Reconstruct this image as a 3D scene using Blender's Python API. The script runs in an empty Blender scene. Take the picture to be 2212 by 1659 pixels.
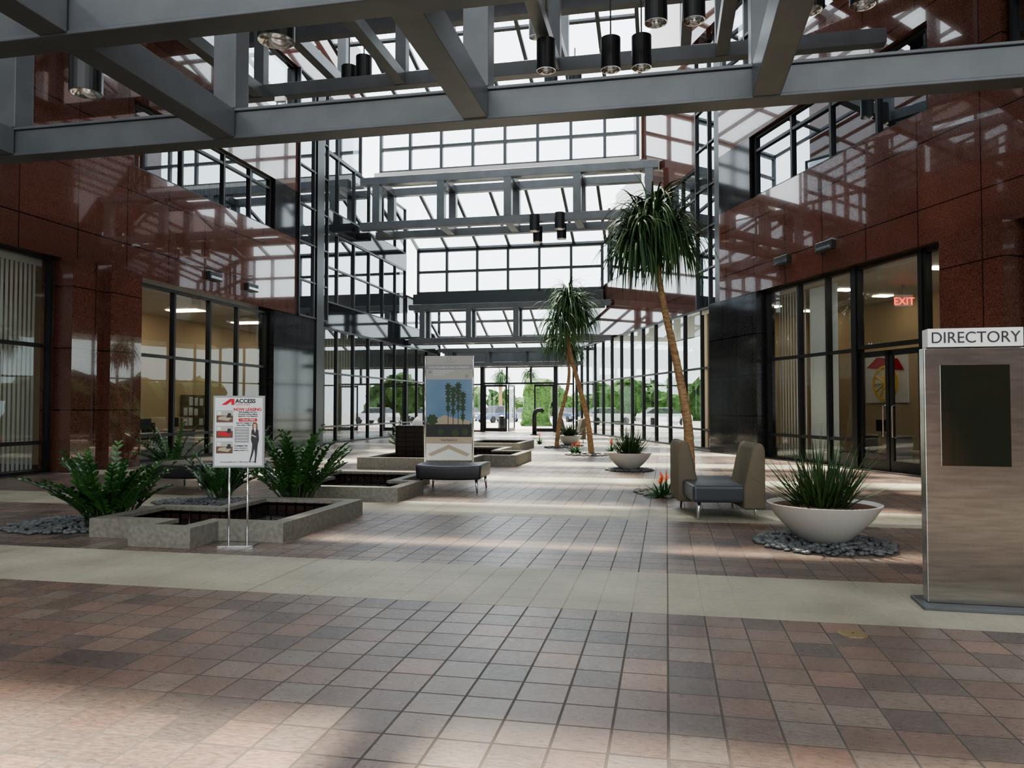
import bpy, math, random
from mathutils import Matrix, Vector, noise
random.seed(7)
R=random.random
def U(a,b): return a+(b-a)*random.random()
SC=bpy.context.scene
COL=SC.collection
# ------------------------------------------------------------ materials
def newmat(name):
    m=bpy.data.materials.new(name); m.use_nodes=True
    nt=m.node_tree; nt.nodes.clear()
    o=nt.nodes.new('ShaderNodeOutputMaterial')
    return m,nt,o
def pbr(name,c,rough=.5,metal=0,c2=None,scale=8,spec=.5,emit=None,es=0,bump=0,bscale=None,stretch=None,detail=4,coat=0,lo=.35,hi=.65):
    m,nt,o=newmat(name); n=nt.nodes; l=nt.links
    b=n.new('ShaderNodeBsdfPrincipled'); l.new(b.outputs[0],o.inputs[0])
    b.inputs['Base Color'].default_value=(*c,1); b.inputs['Roughness'].default_value=rough
    b.inputs['Metallic'].default_value=metal; b.inputs['Specular IOR Level'].default_value=spec
    b.inputs['Coat Weight'].default_value=coat
    if emit: b.inputs['Emission Color'].default_value=(*emit,1); b.inputs['Emission Strength'].default_value=es
    tc=n.new('ShaderNodeTexCoord'); src=tc.outputs['Object']
    if stretch:
        mp=n.new('ShaderNodeMapping'); mp.inputs['Scale'].default_value=stretch; l.new(src,mp.inputs[0]); src=mp.outputs[0]
    if c2:
        t=n.new('ShaderNodeTexNoise'); t.inputs['Scale'].default_value=scale; t.inputs['Detail'].default_value=detail; l.new(src,t.inputs['Vector'])
        r=n.new('ShaderNodeMapRange'); r.inputs[1].default_value=lo; r.inputs[2].default_value=hi; l.new(t.outputs[0],r.inputs[0])
        mx=n.new('ShaderNodeMix'); mx.data_type='RGBA'; mx.inputs[6].default_value=(*c,1); mx.inputs[7].default_value=(*c2,1)
        l.new(r.outputs[0],mx.inputs[0]); l.new(mx.outputs[2],b.inputs['Base Color'])
    if bump:
        t=n.new('ShaderNodeTexNoise'); t.inputs['Scale'].default_value=bscale or scale; l.new(src,t.inputs['Vector'])
        bp=n.new('ShaderNodeBump'); bp.inputs['Strength'].default_value=bump; bp.inputs['Distance'].default_value=.02
        l.new(t.outputs[0],bp.inputs['Height']); l.new(bp.outputs[0],b.inputs['Normal'])
    return m
def stone(name,c,c2,pw,ph,rough=.07,spec=.5,offset=0.0,zoff=0.0,coat=0,var=.86):
    m,nt,o=newmat(name); n=nt.nodes; l=nt.links
    b=n.new('ShaderNodeBsdfPrincipled'); l.new(b.outputs[0],o.inputs[0])
    tc=n.new('ShaderNodeTexCoord')
    sp=n.new('ShaderNodeSeparateXYZ'); l.new(tc.outputs['Object'],sp.inputs[0])
    ad=n.new('ShaderNodeMath'); ad.operation='ADD'; l.new(sp.outputs[0],ad.inputs[0]); l.new(sp.outputs[1],ad.inputs[1])
    az=n.new('ShaderNodeMath'); az.operation='ADD'; az.inputs[1].default_value=zoff; l.new(sp.outputs[2],az.inputs[0])
    cb=n.new('ShaderNodeCombineXYZ'); l.new(ad.outputs[0],cb.inputs[0]); l.new(az.outputs[0],cb.inputs[1])
    br=n.new('ShaderNodeTexBrick'); br.offset=offset; br.inputs['Scale'].default_value=1; br.inputs['Brick Width'].default_value=pw; br.inputs['Row Height'].default_value=ph
    br.inputs['Mortar Size'].default_value=.014; br.inputs['Mortar Smooth'].default_value=0
    br.inputs['Color1'].default_value=(1,1,1,1); br.inputs['Color2'].default_value=(var,var,var,1); br.inputs['Mortar'].default_value=(.05,.05,.05,1)
    l.new(cb.outputs[0],br.inputs['Vector'])
    t=n.new('ShaderNodeTexNoise'); t.inputs['Scale'].default_value=45; t.inputs['Detail'].default_value=3; l.new(tc.outputs['Object'],t.inputs['Vector'])
    r=n.new('ShaderNodeMapRange'); r.inputs[1].default_value=.4; r.inputs[2].default_value=.62; l.new(t.outputs[0],r.inputs[0])
    mx=n.new('ShaderNodeMix'); mx.data_type='RGBA'; mx.inputs[6].default_value=(*c,1); mx.inputs[7].default_value=(*c2,1); l.new(r.outputs[0],mx.inputs[0])
    mu=n.new('ShaderNodeMix'); mu.data_type='RGBA'; mu.blend_type='MULTIPLY'; mu.inputs[0].default_value=1; l.new(mx.outputs[2],mu.inputs[6]); l.new(br.outputs['Color'],mu.inputs[7])
    l.new(mu.outputs[2],b.inputs['Base Color'])
    b.inputs['Roughness'].default_value=rough; b.inputs['Specular IOR Level'].default_value=spec; b.inputs['Coat Weight'].default_value=coat; b.inputs['Coat Roughness'].default_value=.015; b.inputs['Coat IOR'].default_value=1.7
    return m
def glass(name,tint,base=.06,mul=.9):
    m,nt,o=newmat(name); n=nt.nodes; l=nt.links
    tr=n.new('ShaderNodeBsdfTransparent'); tr.inputs[0].default_value=(*tint,1)
    gl=n.new('ShaderNodeBsdfGlossy'); gl.inputs['Roughness'].default_value=.01; gl.inputs[0].default_value=(.9,.95,1,1)
    lw=n.new('ShaderNodeLayerWeight'); lw.inputs[0].default_value=.5
    pw=n.new('ShaderNodeMath'); pw.operation='POWER'; pw.inputs[1].default_value=3.5; l.new(lw.outputs['Facing'],pw.inputs[0])
    ma=n.new('ShaderNodeMath'); ma.operation='MULTIPLY_ADD'; ma.use_clamp=True; ma.inputs[1].default_value=mul; ma.inputs[2].default_value=base
    l.new(pw.outputs[0],ma.inputs[0])
    mx=n.new('ShaderNodeMixShader'); l.new(ma.outputs[0],mx.inputs[0]); l.new(tr.outputs[0],mx.inputs[1]); l.new(gl.outputs[0],mx.inputs[2]); l.new(mx.outputs[0],o.inputs[0])
    return m
def floormat():
    m,nt,o=newmat('paver_floor'); n=nt.nodes; l=nt.links
    b=n.new('ShaderNodeBsdfPrincipled'); l.new(b.outputs[0],o.inputs[0])
    tc=n.new('ShaderNodeTexCoord')
    def brick(w,h,off,ms,c1,c2,mo):
        br=n.new('ShaderNodeTexBrick'); br.offset=off; br.inputs['Scale'].default_value=1; br.inputs['Brick Width'].default_value=w; br.inputs['Row Height'].default_value=h
        br.inputs['Mortar Size'].default_value=ms; br.inputs['Mortar Smooth'].default_value=.3
        br.inputs['Color1'].default_value=(*c1,1); br.inputs['Color2'].default_value=(*c2,1); br.inputs['Mortar'].default_value=(*mo,1)
        l.new(tc.outputs['Object'],br.inputs['Vector']); return br
    TW=.275
    t=brick(TW,TW,0,.0075,(1,1,1),(1,1,1),(0,0,0))
    cc=brick(3.6,50,0,.007,(.37,.345,.265),(.35,.325,.25),(.15,.135,.105))
    vm=n.new('ShaderNodeVectorMath'); vm.operation='MULTIPLY'; vm.inputs[1].default_value=(1/TW,1/TW,0); l.new(tc.outputs['Object'],vm.inputs[0])
    vf=n.new('ShaderNodeVectorMath'); vf.operation='FLOOR'; l.new(vm.outputs[0],vf.inputs[0])
    wn=n.new('ShaderNodeTexWhiteNoise'); wn.noise_dimensions='2D'; l.new(vf.outputs[0],wn.inputs[0])
    rp=n.new('ShaderNodeValToRGB'); l.new(wn.outputs[0],rp.inputs[0]); e=rp.color_ramp.elements
    e[0].position=0; e[0].color=(.115,.092,.082,1); e[1].position=1; e[1].color=(.26,.165,.125,1)
    for p,c in ((.2,(.155,.118,.10,1)),(.5,(.195,.130,.103,1)),(.8,(.20,.165,.14,1))):
        x=e.new(p); x.color=c
    tm=n.new('ShaderNodeMix'); tm.data_type='RGBA'; l.new(t.outputs['Fac'],tm.inputs[0]); l.new(rp.outputs[0],tm.inputs[6]); tm.inputs[7].default_value=(.085,.072,.06,1)
    nz=n.new('ShaderNodeTexNoise'); nz.inputs['Scale'].default_value=1.0; nz.inputs['Detail'].default_value=6; l.new(tc.outputs['Object'],nz.inputs['Vector'])
    mpf=n.new('ShaderNodeMapping'); mpf.inputs['Scale'].default_value=(1,2.6,1); l.new(tc.outputs['Object'],mpf.inputs[0])
    nf=n.new('ShaderNodeTexNoise'); nf.inputs['Scale'].default_value=18; nf.inputs['Detail'].default_value=9; nf.inputs['Roughness'].default_value=.62; l.new(mpf.outputs[0],nf.inputs['Vector'])
    r1=n.new('ShaderNodeMapRange'); r1.inputs[1].default_value=.3; r1.inputs[2].default_value=.7; r1.inputs[3].default_value=.75; r1.inputs[4].default_value=1.2; l.new(nz.outputs[0],r1.inputs[0])
    r2=n.new('ShaderNodeMapRange'); r2.inputs[1].default_value=.3; r2.inputs[2].default_value=.7; r2.inputs[3].default_value=.76; r2.inputs[4].default_value=1.2; l.new(nf.outputs[0],r2.inputs[0])
    mm=n.new('ShaderNodeMath'); mm.operation='MULTIPLY'; l.new(r1.outputs[0],mm.inputs[0]); l.new(r2.outputs[0],mm.inputs[1])
    sp=n.new('ShaderNodeSeparateXYZ'); l.new(tc.outputs['Object'],sp.inputs[0])
    s1=n.new('ShaderNodeMath'); s1.operation='SUBTRACT'; s1.inputs[1].default_value=6.05-49; l.new(sp.outputs[1],s1.inputs[0])
    s2=n.new('ShaderNodeMath'); s2.operation='MODULO'; s2.inputs[1].default_value=4.9; l.new(s1.outputs[0],s2.inputs[0])
    s3=n.new('ShaderNodeMath'); s3.operation='LESS_THAN'; s3.inputs[1].default_value=1.47; l.new(s2.outputs[0],s3.inputs[0])
    mx=n.new('ShaderNodeMix'); mx.data_type='RGBA'; l.new(s3.outputs[0],mx.inputs[0]); l.new(tm.outputs[2],mx.inputs[6]); l.new(cc.outputs[0],mx.inputs[7])
    mu=n.new('ShaderNodeMix'); mu.data_type='RGBA'; mu.blend_type='MULTIPLY'; mu.inputs[0].default_value=1; l.new(mx.outputs[2],mu.inputs[6]); l.new(mm.outputs[0],mu.inputs[7])
    l.new(mu.outputs[2],b.inputs['Base Color'])
    rr=n.new('ShaderNodeMapRange'); rr.inputs[1].default_value=.3; rr.inputs[2].default_value=.7; rr.inputs[3].default_value=.22; rr.inputs[4].default_value=.42; l.new(nf.outputs[0],rr.inputs[0])
    ra=n.new('ShaderNodeMath'); ra.operation='MULTIPLY_ADD'; ra.inputs[1].default_value=.2; l.new(s3.outputs[0],ra.inputs[0]); l.new(rr.outputs[0],ra.inputs[2])
    rg=n.new('ShaderNodeMath'); rg.operation='MULTIPLY_ADD'; rg.inputs[1].default_value=.4; l.new(t.outputs['Fac'],rg.inputs[0]); l.new(ra.outputs[0],rg.inputs[2])
    l.new(rg.outputs[0],b.inputs['Roughness']); b.inputs['Specular IOR Level'].default_value=.6
    bp=n.new('ShaderNodeBump'); bp.inputs['Strength'].default_value=.5; bp.inputs['Distance'].default_value=.007
    hm=n.new('ShaderNodeMath'); hm.operation='MULTIPLY_ADD'; hm.inputs[1].default_value=-1.6; l.new(t.outputs['Fac'],hm.inputs[0]); l.new(nf.outputs[0],hm.inputs[2])
    inv=n.new('ShaderNodeMath'); inv.operation='MULTIPLY_ADD'; inv.inputs[1].default_value=-.95; inv.inputs[2].default_value=1; l.new(s3.outputs[0],inv.inputs[0])
    hh=n.new('ShaderNodeMath'); hh.operation='MULTIPLY'; l.new(hm.outputs[0],hh.inputs[0]); l.new(inv.outputs[0],hh.inputs[1])
    l.new(hh.outputs[0],bp.inputs['Height']); l.new(bp.outputs[0],b.inputs['Normal'])
    return m
RED=stone('red_granite',(.088,.034,.026),(.175,.078,.059),1.78,1.53,rough=.08,spec=.6,coat=1.0)
DGR=stone('dark_granite',(.016,.016,.017),(.045,.045,.047),1.0,1.32,rough=.08,spec=.6)
FLR=floormat()
STEEL=pbr('grey_paint_steel',(.092,.10,.108),.36,0,(.112,.12,.128),2)
LSTEEL=pbr('pale_fascia',(.5,.49,.45),.5)
BLK=pbr('black_frame',(.012,.012,.013),.35)
BLKG=pbr('black_gloss',(.01,.011,.014),.06)
GL=glass('storefront_glass',(.86,.87,.86),.07,.9)
GLC=glass('corridor_glass',(.50,.55,.53),.10,1.0)
GLR=glass('reflective_glass',(.28,.31,.33),.32,1.2)
GLS=glass('skylight_glass',(.90,.95,.97),.03,.5)
BEIGE=pbr('beige_paint',(.58,.47,.32),.8)
WHITE=pbr('white_paint',(.8,.8,.78),.5)
CREAM=pbr('cream_wall',(.40,.35,.26),.8)
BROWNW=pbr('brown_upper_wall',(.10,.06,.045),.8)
BLIND=pbr('blind_fabric',(.64,.69,.67),.7)
DECK=pbr('roof_deck',(.26,.18,.12),.7,0,(.18,.12,.08),3)
CONC=pbr('concrete_rim',(.24,.23,.195),.6,0,(.17,.165,.14),18,bump=.1)
WATER=pbr('dark_water',(.012,.012,.014),.06,bump=.15,bscale=9)
TILEB=stone('basin_tile',(.035,.022,.018),(.06,.035,.028),.15,.15,rough=.2)
LEATHER=pbr('black_leather',(.022,.023,.026),.34,bump=.1,bscale=150)
SEATG=pbr('grey_vinyl',(.055,.062,.072),.4)
TAN=pbr('taupe_fabric',(.155,.132,.092),.85,0,(.13,.11,.075),60)
CHROME=pbr('chrome',(.75,.75,.76),.15,1)
BRUSH=pbr('brushed_steel',(.50,.49,.455),.24,1,(.40,.39,.365),4,stretch=(1,1,9),bump=.02,bscale=30)
PLWHITE=pbr('white_planter',(.52,.51,.47),.4)
SOIL=pbr('mulch',(.09,.05,.03),.9,0,(.16,.09,.05),30,bump=.6)
CARP=pbr('office_carpet',(.06,.055,.05),.9)
PEB=pbr('grey_pebbles',(.07,.078,.085),.5,0,(.15,.16,.16),4)
LEAF=pbr('leaf_green',(.022,.075,.018),.33,0,(.05,.15,.028),3)
LEAFD=pbr('leaf_dark',(.02,.055,.022),.35,0,(.05,.10,.03),5)
LEAFP=pbr('leaf_palm',(.022,.065,.024),.4,0,(.07,.14,.04),2.5)
TRUNK=pbr('palm_bark',(.24,.145,.08),.8,0,(.42,.27,.14),9,bump=.8,bscale=25,stretch=(1,1,3))
FLOWER=pbr('orange_flower',(.85,.13,.04),.45,emit=(.8,.1,.03),es=.1)
LAMPE=pbr('lamp_glow',(1,.85,.6),.5,emit=(1,.82,.55),es=14)
PANEL=pbr('ceiling_panel_glow',(1,.95,.85),.5,emit=(1,.88,.68),es=12)
HEDGE=pbr('hedge',(.02,.055,.012),.7,0,(.08,.17,.03),5,bump=1,bscale=14)
OUTG=pbr('outdoor_paving',(.50,.49,.46),.8,0,(.42,.41,.39),.5)
ASPH=pbr('orange_brick_paving',(.42,.25,.18),.8,0,(.3,.2,.16),3)
PBLUE=pbr('blue_car_paint',(.03,.07,.16),.25,coat=1)
PWHITE=pbr('white_car_paint',(.7,.7,.7),.25,coat=1)
PGREY=pbr('grey_car_paint',(.16,.17,.18),.25,coat=1)
RUB=pbr('rubber',(.015,.015,.015),.7)
CARG=pbr('car_glass',(.02,.025,.03),.05)
REDP=pbr('print_red',(.55,.015,.03),.5); NAVY=pbr('print_navy',(.02,.02,.03),.5); INK=pbr('print_ink',(.03,.03,.035),.5)
GREYP=pbr('print_grey',(.30,.31,.31),.5); LGREY=pbr('print_light_grey',(.42,.41,.38),.5); SKYP=pbr('print_sky',(.13,.23,.36),.5,0,(.2,.31,.43),1)
SKIN=pbr('print_skin',(.6,.36,.26),.5); GREENP=pbr('print_green',(.04,.07,.03),.5); BROWNP=pbr('print_brown',(.14,.08,.05),.5); SANDP=pbr('print_sand',(.4,.34,.26),.5)
PAPER=pbr('paper_white',(.66,.67,.68),.5)
SCREEN=pbr('dark_screen',(.02,.026,.018),.04,spec=1.0,coat=1)  # greenish base colour paints in the green reflected by the screen
EXITR=pbr('exit_red',(.9,.05,.03),.5,emit=(1,.08,.04),es=3)
YEL=pbr('wheel_yellow',(.85,.55,.06),.5)
BRASS=pbr('brass',(.45,.36,.2),.4,.8)
FRM=pbr('skylight_frame',(.04,.045,.05),.4)
# ------------------------------------------------------------ helpers
def setp(ob,label=None,category=None,group=None,kind=None):
    if label: ob['label']=label
    if category: ob['category']=category
    if group: ob['group']=group
    if kind: ob['kind']=kind
def mk(name,V,F,mat,M=None,parent=None,smooth=False,bevel=0,**k):
    me=bpy.data.meshes.new(name); me.from_pydata([tuple(v) for v in V],[],F); me.update()
    me.materials.append(mat)
    if smooth:
        for p in me.polygons: p.use_smooth=True
    ob=bpy.data.objects.new(name,me); COL.objects.link(ob)
    if parent: ob.parent=parent
    if M is not None:
        if parent: ob.matrix_local=M
        else: ob.matrix_world=M
    if bevel:
        b=ob.modifiers.new('b','BEVEL'); b.width=bevel; b.segments=3; b.limit_method='ANGLE'
    setp(ob,**k); return ob
def emp(name,M,**k):
    e=bpy.data.objects.new(name,None); e.empty_display_size=.2; COL.objects.link(e); e.matrix_world=M; setp(e,**k); return e
def bg(bs):
    V=[];F=[]
    for (x0,x1,y0,y1,z0,z1) in bs:
        if x0>x1:x0,x1=x1,x0
        if y0>y1:y0,y1=y1,y0
        o=len(V)
        V+=[(x0,y0,z0),(x1,y0,z0),(x1,y1,z0),(x0,y1,z0),(x0,y0,z1),(x1,y0,z1),(x1,y1,z1),(x0,y1,z1)]
        F+=[tuple(o+i for i in f) for f in ((0,3,2,1),(4,5,6,7),(0,1,5,4),(1,2,6,5),(2,3,7,6),(3,0,4,7))]
    return V,F
def box(name,bs,mat,M=None,parent=None,**k):
    if not isinstance(bs,list): bs=[bs]
    V,F=bg(bs); return mk(name,V,F,mat,M,parent,**k)
def tube(pts,rad,n=10,cap=True):
    V=[];F=[]; P=[Vector(p) for p in pts]
    for i,p in enumerate(P):
        t=(P[min(i+1,len(P)-1)]-P[max(i-1,0)]).normalized()
        a=Vector((0,1,0)) if abs(t.y)<.9 else Vector((1,0,0))
        u=t.cross(a).normalized(); w=t.cross(u)
        r=rad[i] if isinstance(rad,(list,tuple)) else rad
        for j in range(n):
            an=2*math.pi*j/n; V.append(p+u*math.cos(an)*r+w*math.sin(an)*r)
    for i in range(len(P)-1):
        for j in range(n):
            F.append((i*n+j,i*n+(j+1)%n,(i+1)*n+(j+1)%n,(i+1)*n+j))
    if cap: F.append(tuple(range(n))[::-1]); F.append(tuple((len(P)-1)*n+j for j in range(n)))
    return V,F
def lathe(prof,n=32):
    V=[];F=[]
    for (r,z) in prof:
        for j in range(n):
            a=2*math.pi*j/n; V.append((r*math.cos(a),r*math.sin(a),z))
    for i in range(len(prof)-1):
        for j in range(n): F.append((i*n+j,i*n+(j+1)%n,(i+1)*n+(j+1)%n,(i+1)*n+j))
    return V,F
def merge(*gs):
    V=[];F=[]
    for g in gs:
        o=len(V); V+=list(g[0]); F+=[tuple(i+o for i in f) for f in g[1]]
    return V,F
def T(x,y,z=0,rz=0): return Matrix.Translation((x,y,z))@Matrix.Rotation(math.radians(rz),4,'Z')
G=Matrix.Rotation(math.radians(-11.5),4,'Z')
def W(v,u,z=0): return G@Vector((v,u,z))
def text(parent,s,x,z,size,mat,y=-.02,align='CENTER',sx=1,bold=0):
    cu=bpy.data.curves.new('lettering','FONT'); cu.body=s; cu.size=size; cu.align_x=align; cu.extrude=.0015; cu.offset=bold
    t=bpy.data.objects.new('tmp',cu); COL.objects.link(t)
    bpy.context.view_layer.update()
    me=bpy.data.meshes.new_from_object(t.evaluated_get(bpy.context.evaluated_depsgraph_get()))
    bpy.data.objects.remove(t)
    me.materials.clear(); me.materials.append(mat)
    ob=bpy.data.objects.new('lettering',me); COL.objects.link(ob); ob.parent=parent
    ob.matrix_local=Matrix.Translation((x,y,z))@Matrix.Rotation(math.pi/2,4,'X')@Matrix.Diagonal((sx,1,1,1))
    return ob
S='structure'
cnt={}
def nn(k):
    cnt[k]=cnt.get(k,0)+1; return f"{k}_{cnt[k]}"
def win(M,x0,x1,y,z0,z1,xs,zs,gm,bar=.09,dep=.16,fm=None,label="black framed glazed window",out=1):
    fm=fm or BLK; b=bar/2
    bs=[(x0,x1,y-dep/2,y+dep/2,z0,z0+bar),(x0,x1,y-dep/2,y+dep/2,z1-bar,z1),(x0,x0+bar,y-dep/2,y+dep/2,z0,z1),(x1-bar,x1,y-dep/2,y+dep/2,z0,z1)]
    for x in xs: bs.append((x-b,x+b,y-dep/2,y+dep/2,z0,z1))
    for z in zs: bs.append((x0,x1,y-dep/2+.01,y+dep/2-.01,z-b,z+b))
    w=box(nn('window'),bs,fm,M,kind=S,label=label,category='window')
    mk('glass_pane',[(x0,y,z0),(x1,y,z0),(x1,y,z1),(x0,y,z1)],[(0,1,2,3)],gm,None,w)
    return w
class Fr:
    def __init__(s,x0,slope,out):
        a=math.degrees(math.atan(slope)); s.M=T(x0,0,0,90-a); s.c=math.cos(math.atan(slope)); s.out=out
    def box(s,name,d0,d1,p0,p1,z0,z1,mat,**k):
        return box(name,(d0/s.c,d1/s.c,s.out*p0,s.out*p1,z0,z1),mat,s.M,**k)
    def win(s,d0,d1,p,z0,z1,ds,zs,gm,**k):
        return win(s.M,d0/s.c,d1/s.c,s.out*p,z0,z1,[d/s.c for d in ds],zs,gm,**k)
    def blinds(s,d0,d1,p,z0,z1,step=.13,ang=35,**k):
        V=[];F=[];x=d0/s.c; a=math.radians(ang)
        while x<d1/s.c:
            dx=.055*math.cos(a);dy=.055*math.sin(a);o=len(V);y=s.out*p
            V+=[(x-dx,y-dy,z0),(x+dx,y+dy,z0),(x+dx,y+dy,z1),(x-dx,y-dy,z1)];F.append((o,o+1,o+2,o+3)); x+=step
        return mk('vertical_blind',V,F,BLIND,s.M,label="pale fabric vertical blind hanging behind window glass",category="blind",group="vertical blinds behind the windows",**k)
A=Fr(-15.07,.211,1); B=Fr(13.27,-.226,-1); D=Fr(11.95,-.161,-1)
def gr(fr,side,d0,d1,p0,p1,z0,z1,mat=None,lab="polished red granite wall cladding in square panels"):
    return fr.box('wall_'+side,d0,d1,p0,p1,z0,z1,mat or RED,kind=S,label=lab,category='wall')
DG="dark polished granite pillar cladding"
# ------------------------------------------------------------ floor
box('floor',(-20,16,-10,49.2,-.1,0),FLR,G,kind=S,label="red brown square pavers crossed by pale concrete bands",category='floor')
# ------------------------------------------------------------ left facade
A.win(-8,18.6,.25,0,5.3,[-5,-2,1,4,7,9.2,11.6,14,16.2],[.75,3.1],GL)
A.blinds(4,18.5,.5,.1,5.1,ang=15)
gr(A,'left',18.7,20.85,-.3,.6,0,5.3)
gr(A,'left',19.75,20.9,-.5,-.3,0,5.3)
A.win(21,28.5,.25,0,5.2,[23.2,25,26.6],[.78,3.12],GL)
gr(A,'left',28.6,32.3,-.05,.6,0,5.3,DGR,DG)
gr(A,'left',-8,30.4,0,.6,5.3,8.36)
A.win(-8,17.7,.2,8.36,10.3,[0,4,8,10,12,14,16],[],GLR); A.blinds(10,17.7,.5,8.4,10.25)
gr(A,'left',17.8,21.1,0,.6,8.36,10.3)
A.win(21.2,28.6,.2,8.36,10.3,[23.4,25.6,27.2],[9.9],GLR); A.blinds(23,28.5,.5,8.4,10.25,ang=15)
gr(A,'left',28.7,30.4,0,.6,8.36,10.3,DGR,DG)
gr(A,'left',-8,30.4,0,.6,10.3,13.0)
A.win(14,30.4,.2,13,15.4,[16,18,20,22,24,26,28],[],GLR)
gr(A,'left',8,36.5,0,.6,15.4,19)
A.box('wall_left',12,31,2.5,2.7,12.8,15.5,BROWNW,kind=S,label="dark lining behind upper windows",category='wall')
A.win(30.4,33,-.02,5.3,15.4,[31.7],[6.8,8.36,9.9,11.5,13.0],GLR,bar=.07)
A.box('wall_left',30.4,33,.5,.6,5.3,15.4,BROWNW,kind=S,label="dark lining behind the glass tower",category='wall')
A.win(32.5,49.4,.1,0,5.1,[34.2,36,37.8,39.6,41.4,43.2,45,46.8],[.75,3.1],GLC,bar=.08)
A.blinds(33,41,.5,.1,5.0,step=.3,ang=70)
A.box('wall_left',32.5,49.4,.0,.5,5.1,6.2,BLKG,kind=S,label="black glazed spandrel above the corridor glazing",category='wall')
A.win(33,43.0,.1,6.2,9.4,[34.2,36,37.8,39.6,41.4],[7.8],GLR,bar=.08)
A.win(43.1,49.4,.1,6.2,8.0,[45,47],[],GLR,bar=.08)
A.box('wall_left',33,43,.0,.5,9.4,10.3,BLKG,kind=S,label="black glazed spandrel above the corridor glazing",category='wall')
A.win(33,43.0,.1,10.3,12.9,[34.2,36,37.8,39.6,41.4],[],GLR,bar=.08)
A.win(33,36.8,.1,12.9,15.4,[34.2],[],GLR,bar=.08)
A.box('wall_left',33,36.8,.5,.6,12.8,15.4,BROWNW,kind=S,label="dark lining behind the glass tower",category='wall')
A.box('trim_1',31.9,32.55,-.12,.5,0,15.4,BLK,kind=S,label="black corner column cladding",category='column')
# left rooms
A.box('wall_office_back',-8,50,4.4,4.6,0,5.2,BEIGE,kind=S,label="warm beige office back wall",category='wall')
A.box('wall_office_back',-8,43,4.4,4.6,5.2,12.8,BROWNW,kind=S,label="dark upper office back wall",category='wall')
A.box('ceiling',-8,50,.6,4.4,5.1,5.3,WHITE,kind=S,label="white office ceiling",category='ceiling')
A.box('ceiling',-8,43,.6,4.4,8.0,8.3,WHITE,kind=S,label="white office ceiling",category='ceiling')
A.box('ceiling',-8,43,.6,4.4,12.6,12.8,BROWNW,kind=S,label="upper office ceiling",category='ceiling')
A.box('floor',-8,50,.0,4.4,-.1,.02,CARP,kind=S,label="dark office carpet",category='floor')
A.box('wall_partition',20.5,20.7,.6,4.4,0,12.6,CREAM,kind=S,label="painted office partition",category='wall')
A.box('wall_partition',37,37.2,.6,4.4,0,12.6,CREAM,kind=S,label="painted office partition",category='wall')
A.box('wall_partition',43,43.2,.5,4.4,5.2,12.6,BROWNW,kind=S,label="dark end wall of upper offices",category='wall')
A.box('wall_partition',50,50.2,.3,4.4,0,5.2,CREAM,kind=S,label="painted office partition",category='wall')
def panel(fr,d,p,z,mat=PANEL,w=.6,l=1.2):
    fr.box('ceiling_light_panel',d,d+w,p,p+l,z-.03,z-.003,mat,label="recessed glowing ceiling light panel in office",category='light',group='office ceiling lights')
for d in (15,22.4,26.5,30.5,34): 
    panel(A,d,1.8,5.1)
for d in (24,27,35): panel(A,d,2,8.0,PANEL)
for d in (23,26): panel(A,d,2,12.6,PANEL)
# ------------------------------------------------------------ right facade
B.win(-6,14.8,.3,0,5.3,[-2,1,4,7,10,12],[.75,3.1],GL)
gr(B,'right',14.9,16.5,-.25,.6,0,5.3)
B.win(16.6,17.5,.3,0,5.3,[],[3.1],GL,bar=.12)
B.win(17.55,19.8,.3,3.1,5.3,[],[],GL,bar=.1)
B.win(19.9,24.0,.3,0,5.3,[21.0,22.3],[.75,3.1],GL)
B.blinds(21.1,22.2,.6,.1,5.1,step=.14,ang=30); B.blinds(22.5,23.9,.6,.1,5.1,step=.15,ang=-15)
gr(B,'right',24.1,27.2,-.05,.6,0,5.3,DGR,DG)
gr(B,'right',-6,26.5,0,.6,5.3,8.36)
gr(B,'right',-6,11,0,.6,8.36,10.4)
B.win(11,15.0,.2,8.36,10.4,[13],[],GLR)
gr(B,'right',15.1,17.0,0,.6,8.36,10.4)
B.win(17.1,24.4,.2,8.36,10.4,[18.8,20.6,22.4],[9.9],GLR); B.blinds(19.5,24.3,.5,8.4,10.3)
gr(B,'right',24.5,26.5,0,.6,8.36,10.4,DGR,DG)
gr(B,'right',-6,26.5,0,.6,10.4,12.6)
B.win(9,26.5,.2,12.6,15.4,[11,13,15,17,19,21,23,25],[14],GLR)
gr(B,'right',6,29,0,.6,15.4,19)
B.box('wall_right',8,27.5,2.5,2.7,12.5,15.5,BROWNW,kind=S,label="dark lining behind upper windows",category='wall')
D.win(27,29.4,.0,5.3,15.4,[28.2],[6.8,8.36,9.9,11.5,13],GLR,bar=.07)
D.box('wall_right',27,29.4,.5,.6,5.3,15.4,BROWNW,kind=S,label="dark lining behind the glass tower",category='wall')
D.win(27.6,49,.1,0,5.4,[29.2,30.9,32.6,34.3,36,37.7,39.4,41.1,42.8,44.5,46.2,47.6],[.75,3.1],GLC,bar=.08)
gr(D,'right',29.4,43,0,.5,5.4,8.4)
D.box('wall_right',43,49,.0,.5,5.4,8,BLKG,kind=S,label="black glazed spandrel above the corridor glazing",category='wall')
D.win(29.4,43,.1,8.4,11.0,[31,32.7,34.4,36.1,37.8,39.5,41.2],[9.8],GLR,bar=.08)
gr(D,'right',29.4,40,0,.5,11,12.9)
gr(D,'right',29.4,37,0,.5,12.9,19)
D.box('trim_2',27.0,27.6,-.1,.5,0,15.4,BLK,kind=S,label="black corner column cladding",category='column')
B.box('wall_lobby_back',-6,29,4.9,5.1,0,5.2,BEIGE,kind=S,label="warm beige lobby back wall",category='wall')
B.box('wall_lobby_back',-6,29,4.9,5.1,5.2,12.6,BROWNW,kind=S,label="dark upper office back wall",category='wall')
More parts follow.
